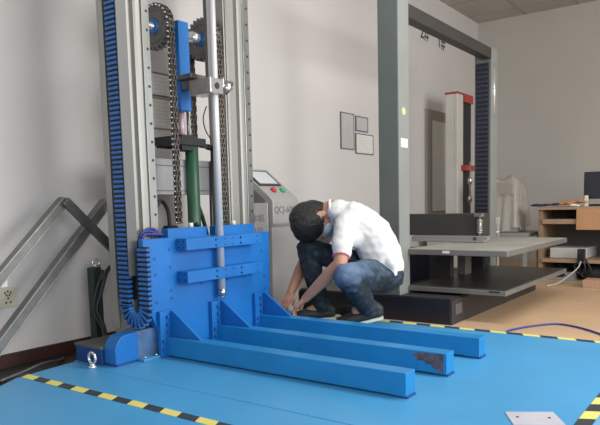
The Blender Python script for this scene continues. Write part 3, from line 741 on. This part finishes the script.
# sculpt folds into the shirt
from mathutils import noise
for v in shirt.data.vertices:
    q = v.co; n1 = noise.noise(V((q.x * 9, q.y * 9, q.z * 22))); n2 = noise.noise(V((q.x * 26 + 5, q.y * 20, q.z * 34)))
    v.co = q + v.normal * (.008 * n1 + .003 * n2)
def ring(c, d, R_, r_, name, m, par):
    d = d.normalized(); q = d.to_track_quat('Z', 'Y').to_matrix().to_4x4()
    bb = MB(); bb.torus((0, 0, 0), R_, r_, 'z', n=32, m=8); bb.bm.transform(Matrix.Translation(c) @ q); return bb.build(name, m, par)
ring(sl1 + (elL - shL).normalized() * .036, elL - shL, .049, .0045, 'sleeve_trim', 'pink', shirt)
ring(neck + V((-.016, -.008, -.004)), V((-.9, -.45, -.10)), .064, .008, 'collar', 'shirt', shirt)
# trousers: light painted onto left thigh and knee, right leg coloured dark as shade
b = MB()
b.capsule(pelvis + V((.015, 0, -.03)), .115, hipL + V((.01, 0, 0)), .108); b.capsule(pelvis + V((.01, 0, -.03)), .115, hipR, .105)
b.capsule(pelvis, .12, waist + V((.02, 0, -.04)), .112)
b.capsule(hipL, .106, knL + (hipL - knL).normalized() * .03, .078); b.ball(knL, .077)
b.capsule(knL, .072, knL.lerp(anL, .4), .072); b.capsule(knL.lerp(anL, .4), .072, anL + V((0, .005, -.025)), .056)
b.capsule(hipR, .100, knR, .066); b.capsule(knR, .064, knR.lerp(anR, .35), .066); b.capsule(knR.lerp(anR, .35), .066, anR + V((0, 0, -.005)), .054)
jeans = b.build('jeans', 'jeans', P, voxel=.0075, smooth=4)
fa = jeans.data.attributes.new('wash_light', 'FLOAT', 'POINT')
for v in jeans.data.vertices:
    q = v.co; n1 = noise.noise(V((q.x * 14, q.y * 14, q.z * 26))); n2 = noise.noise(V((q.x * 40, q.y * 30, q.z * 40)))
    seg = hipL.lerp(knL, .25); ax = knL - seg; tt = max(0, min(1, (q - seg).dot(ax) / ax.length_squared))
    dd = (q - (seg + ax * tt)); front = max(0, dd.normalized().z * .8 + .5) if q.y < 3.40 and q.z > .2 else 0  # upper side of the left thigh painted lighter, as if lit
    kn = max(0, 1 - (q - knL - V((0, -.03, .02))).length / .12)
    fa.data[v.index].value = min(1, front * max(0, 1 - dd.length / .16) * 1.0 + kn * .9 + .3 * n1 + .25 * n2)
    v.co = q + v.normal * (.005 * n1 + .004 * n2)
# hair
b = MB()
b.ball(hp(0, .032, .070), 1, (.108, .128, .116), HR)
b.ball(hp(0, -.035, .025), 1, (.088, .062, .085), HR)
b.ball(hp(0, .088, .090), 1, (.092, .074, .080), HR)
b.ball(hp(0, .125, .060), 1, (.070, .040, .045), HR)
for s_ in (-1, 1): b.ball(hp(.07 * s_, .035, .02), 1, (.022, .035, .045), HR)
hair = b.build('hair', 'hair', P, voxel=.006, smooth=3)
for v in hair.data.vertices:
    q = v.co - head; lx, ly, lz = q.dot(S), q.dot(Fh), q.dot(U)
    n1 = noise.noise(V((lx * 60, ly * 60, lz * 14))); n2 = noise.noise(V((lx * 20, ly * 20, lz * 8)))
    v.co += v.normal * (.0035 * n1 + .005 * n2)
# mask, eyes, brows
b = MB(); b.ball(hp(0, .075, -.045), 1, (.060, .058, .050), HR)
mask = b.build('face_mask', 'mask', P)
for s_ in (-1, 1): MB().tube([hp(.052 * s_, .09, -.03), hp(.074 * s_, .05, -.012), hp(.094 * s_, .0, .010)], .0018, 6).build('mask_strap', 'white', mask)
for s_ in (-1, 1):
    e = MB().use('white').ball(hp(.032 * s_, .110, .005), .012).use('ink').ball(hp(.032 * s_, .120, .005), .006).build('eye', None, P)
# shoes
def shoe(an, toe, heel_lift):
    d = (toe - an); d.z = 0; d.normalize(); sd = V((-d.y, d.x, 0))
    heel = V((an.x, an.y, 0)) - d * .055 + V((0, 0, .035 + heel_lift)); ball_ = V((an.x, an.y, 0)) + d * .12 + V((0, 0, .034)); tip = V((an.x, an.y, 0)) + d * .175 + V((0, 0, .030))
    b = MB(); b.capsule(heel, .036, ball_, .040); b.capsule(ball_, .040, tip, .028); b.capsule(heel + V((0, 0, .02)), .036, an + V((0, 0, .01)), .038)
    b.bm.transform(Matrix.Translation((0, 0, .007)))
    s_ = b.build('shoe', 'shoe', P, voxel=.006, smooth=3)
    b = MB()
    for p0, p1, w0, w1 in ((heel, ball_, .036, .042), (ball_, tip, .042, .030)):
        z0, z1 = p0.z - .034, p1.z - (.034 if p1 is ball_ else .030)
        a0 = V((p0.x, p0.y, z0)); a1 = V((p1.x, p1.y, z1)); vs = []
        if p0 is heel: a0 -= d * .03
        if p1 is tip: a1 += d * .025
        for hh in (.0015, .019):
            for q, w_ in ((a0, w0), (a1, w1)):
                for k in (-1, 1): vs.append(b.bm.verts.new(q + sd * w_ * k + V((0, 0, hh))))
        for f in ((0, 1, 3, 2), (4, 5, 7, 6), (0, 1, 5, 4), (2, 3, 7, 6), (0, 2, 6, 4), (1, 3, 7, 5)): b.bm.faces.new([vs[i] for i in f])
    bmesh.ops.recalc_face_normals(b.bm, faces=b.bm.faces)
    b.build('sole', 'sole', s_)
shoe(anL, anL + V((-.15, -.10, 0)), .045)
shoe(anR, anR + V((-.13, -.12, 0)), .006)

# things around the person
lump('black_bag', [((-2.16, 3.47, .05), (.075, .035, .045)), ((-2.10, 3.48, .035), (.05, .03, .03))], 'bag', 'crumpled black cloth bag on platform below the crouching person', 'bag')
lump('plastic_wrap', [((-2.17, 3.00, .045), (.035, .025, .04)), ((-2.15, 2.995, .050), (.03, .02, .035)), ((-2.13, 3.01, .03), (.04, .02, .025))], 'white', 'crumpled clear white wrapper beside the hands behind far fork', 'wrapper', .006, 3)
tag(MB().box(-2.12, -1.99, 3.10, 3.135, .0005, .022, .002, Matrix.Rotation(.1, 4, 'Z')).build('steel_strip', 'steel'), 'small flat steel bar on platform in front of the left shoe', 'bar')
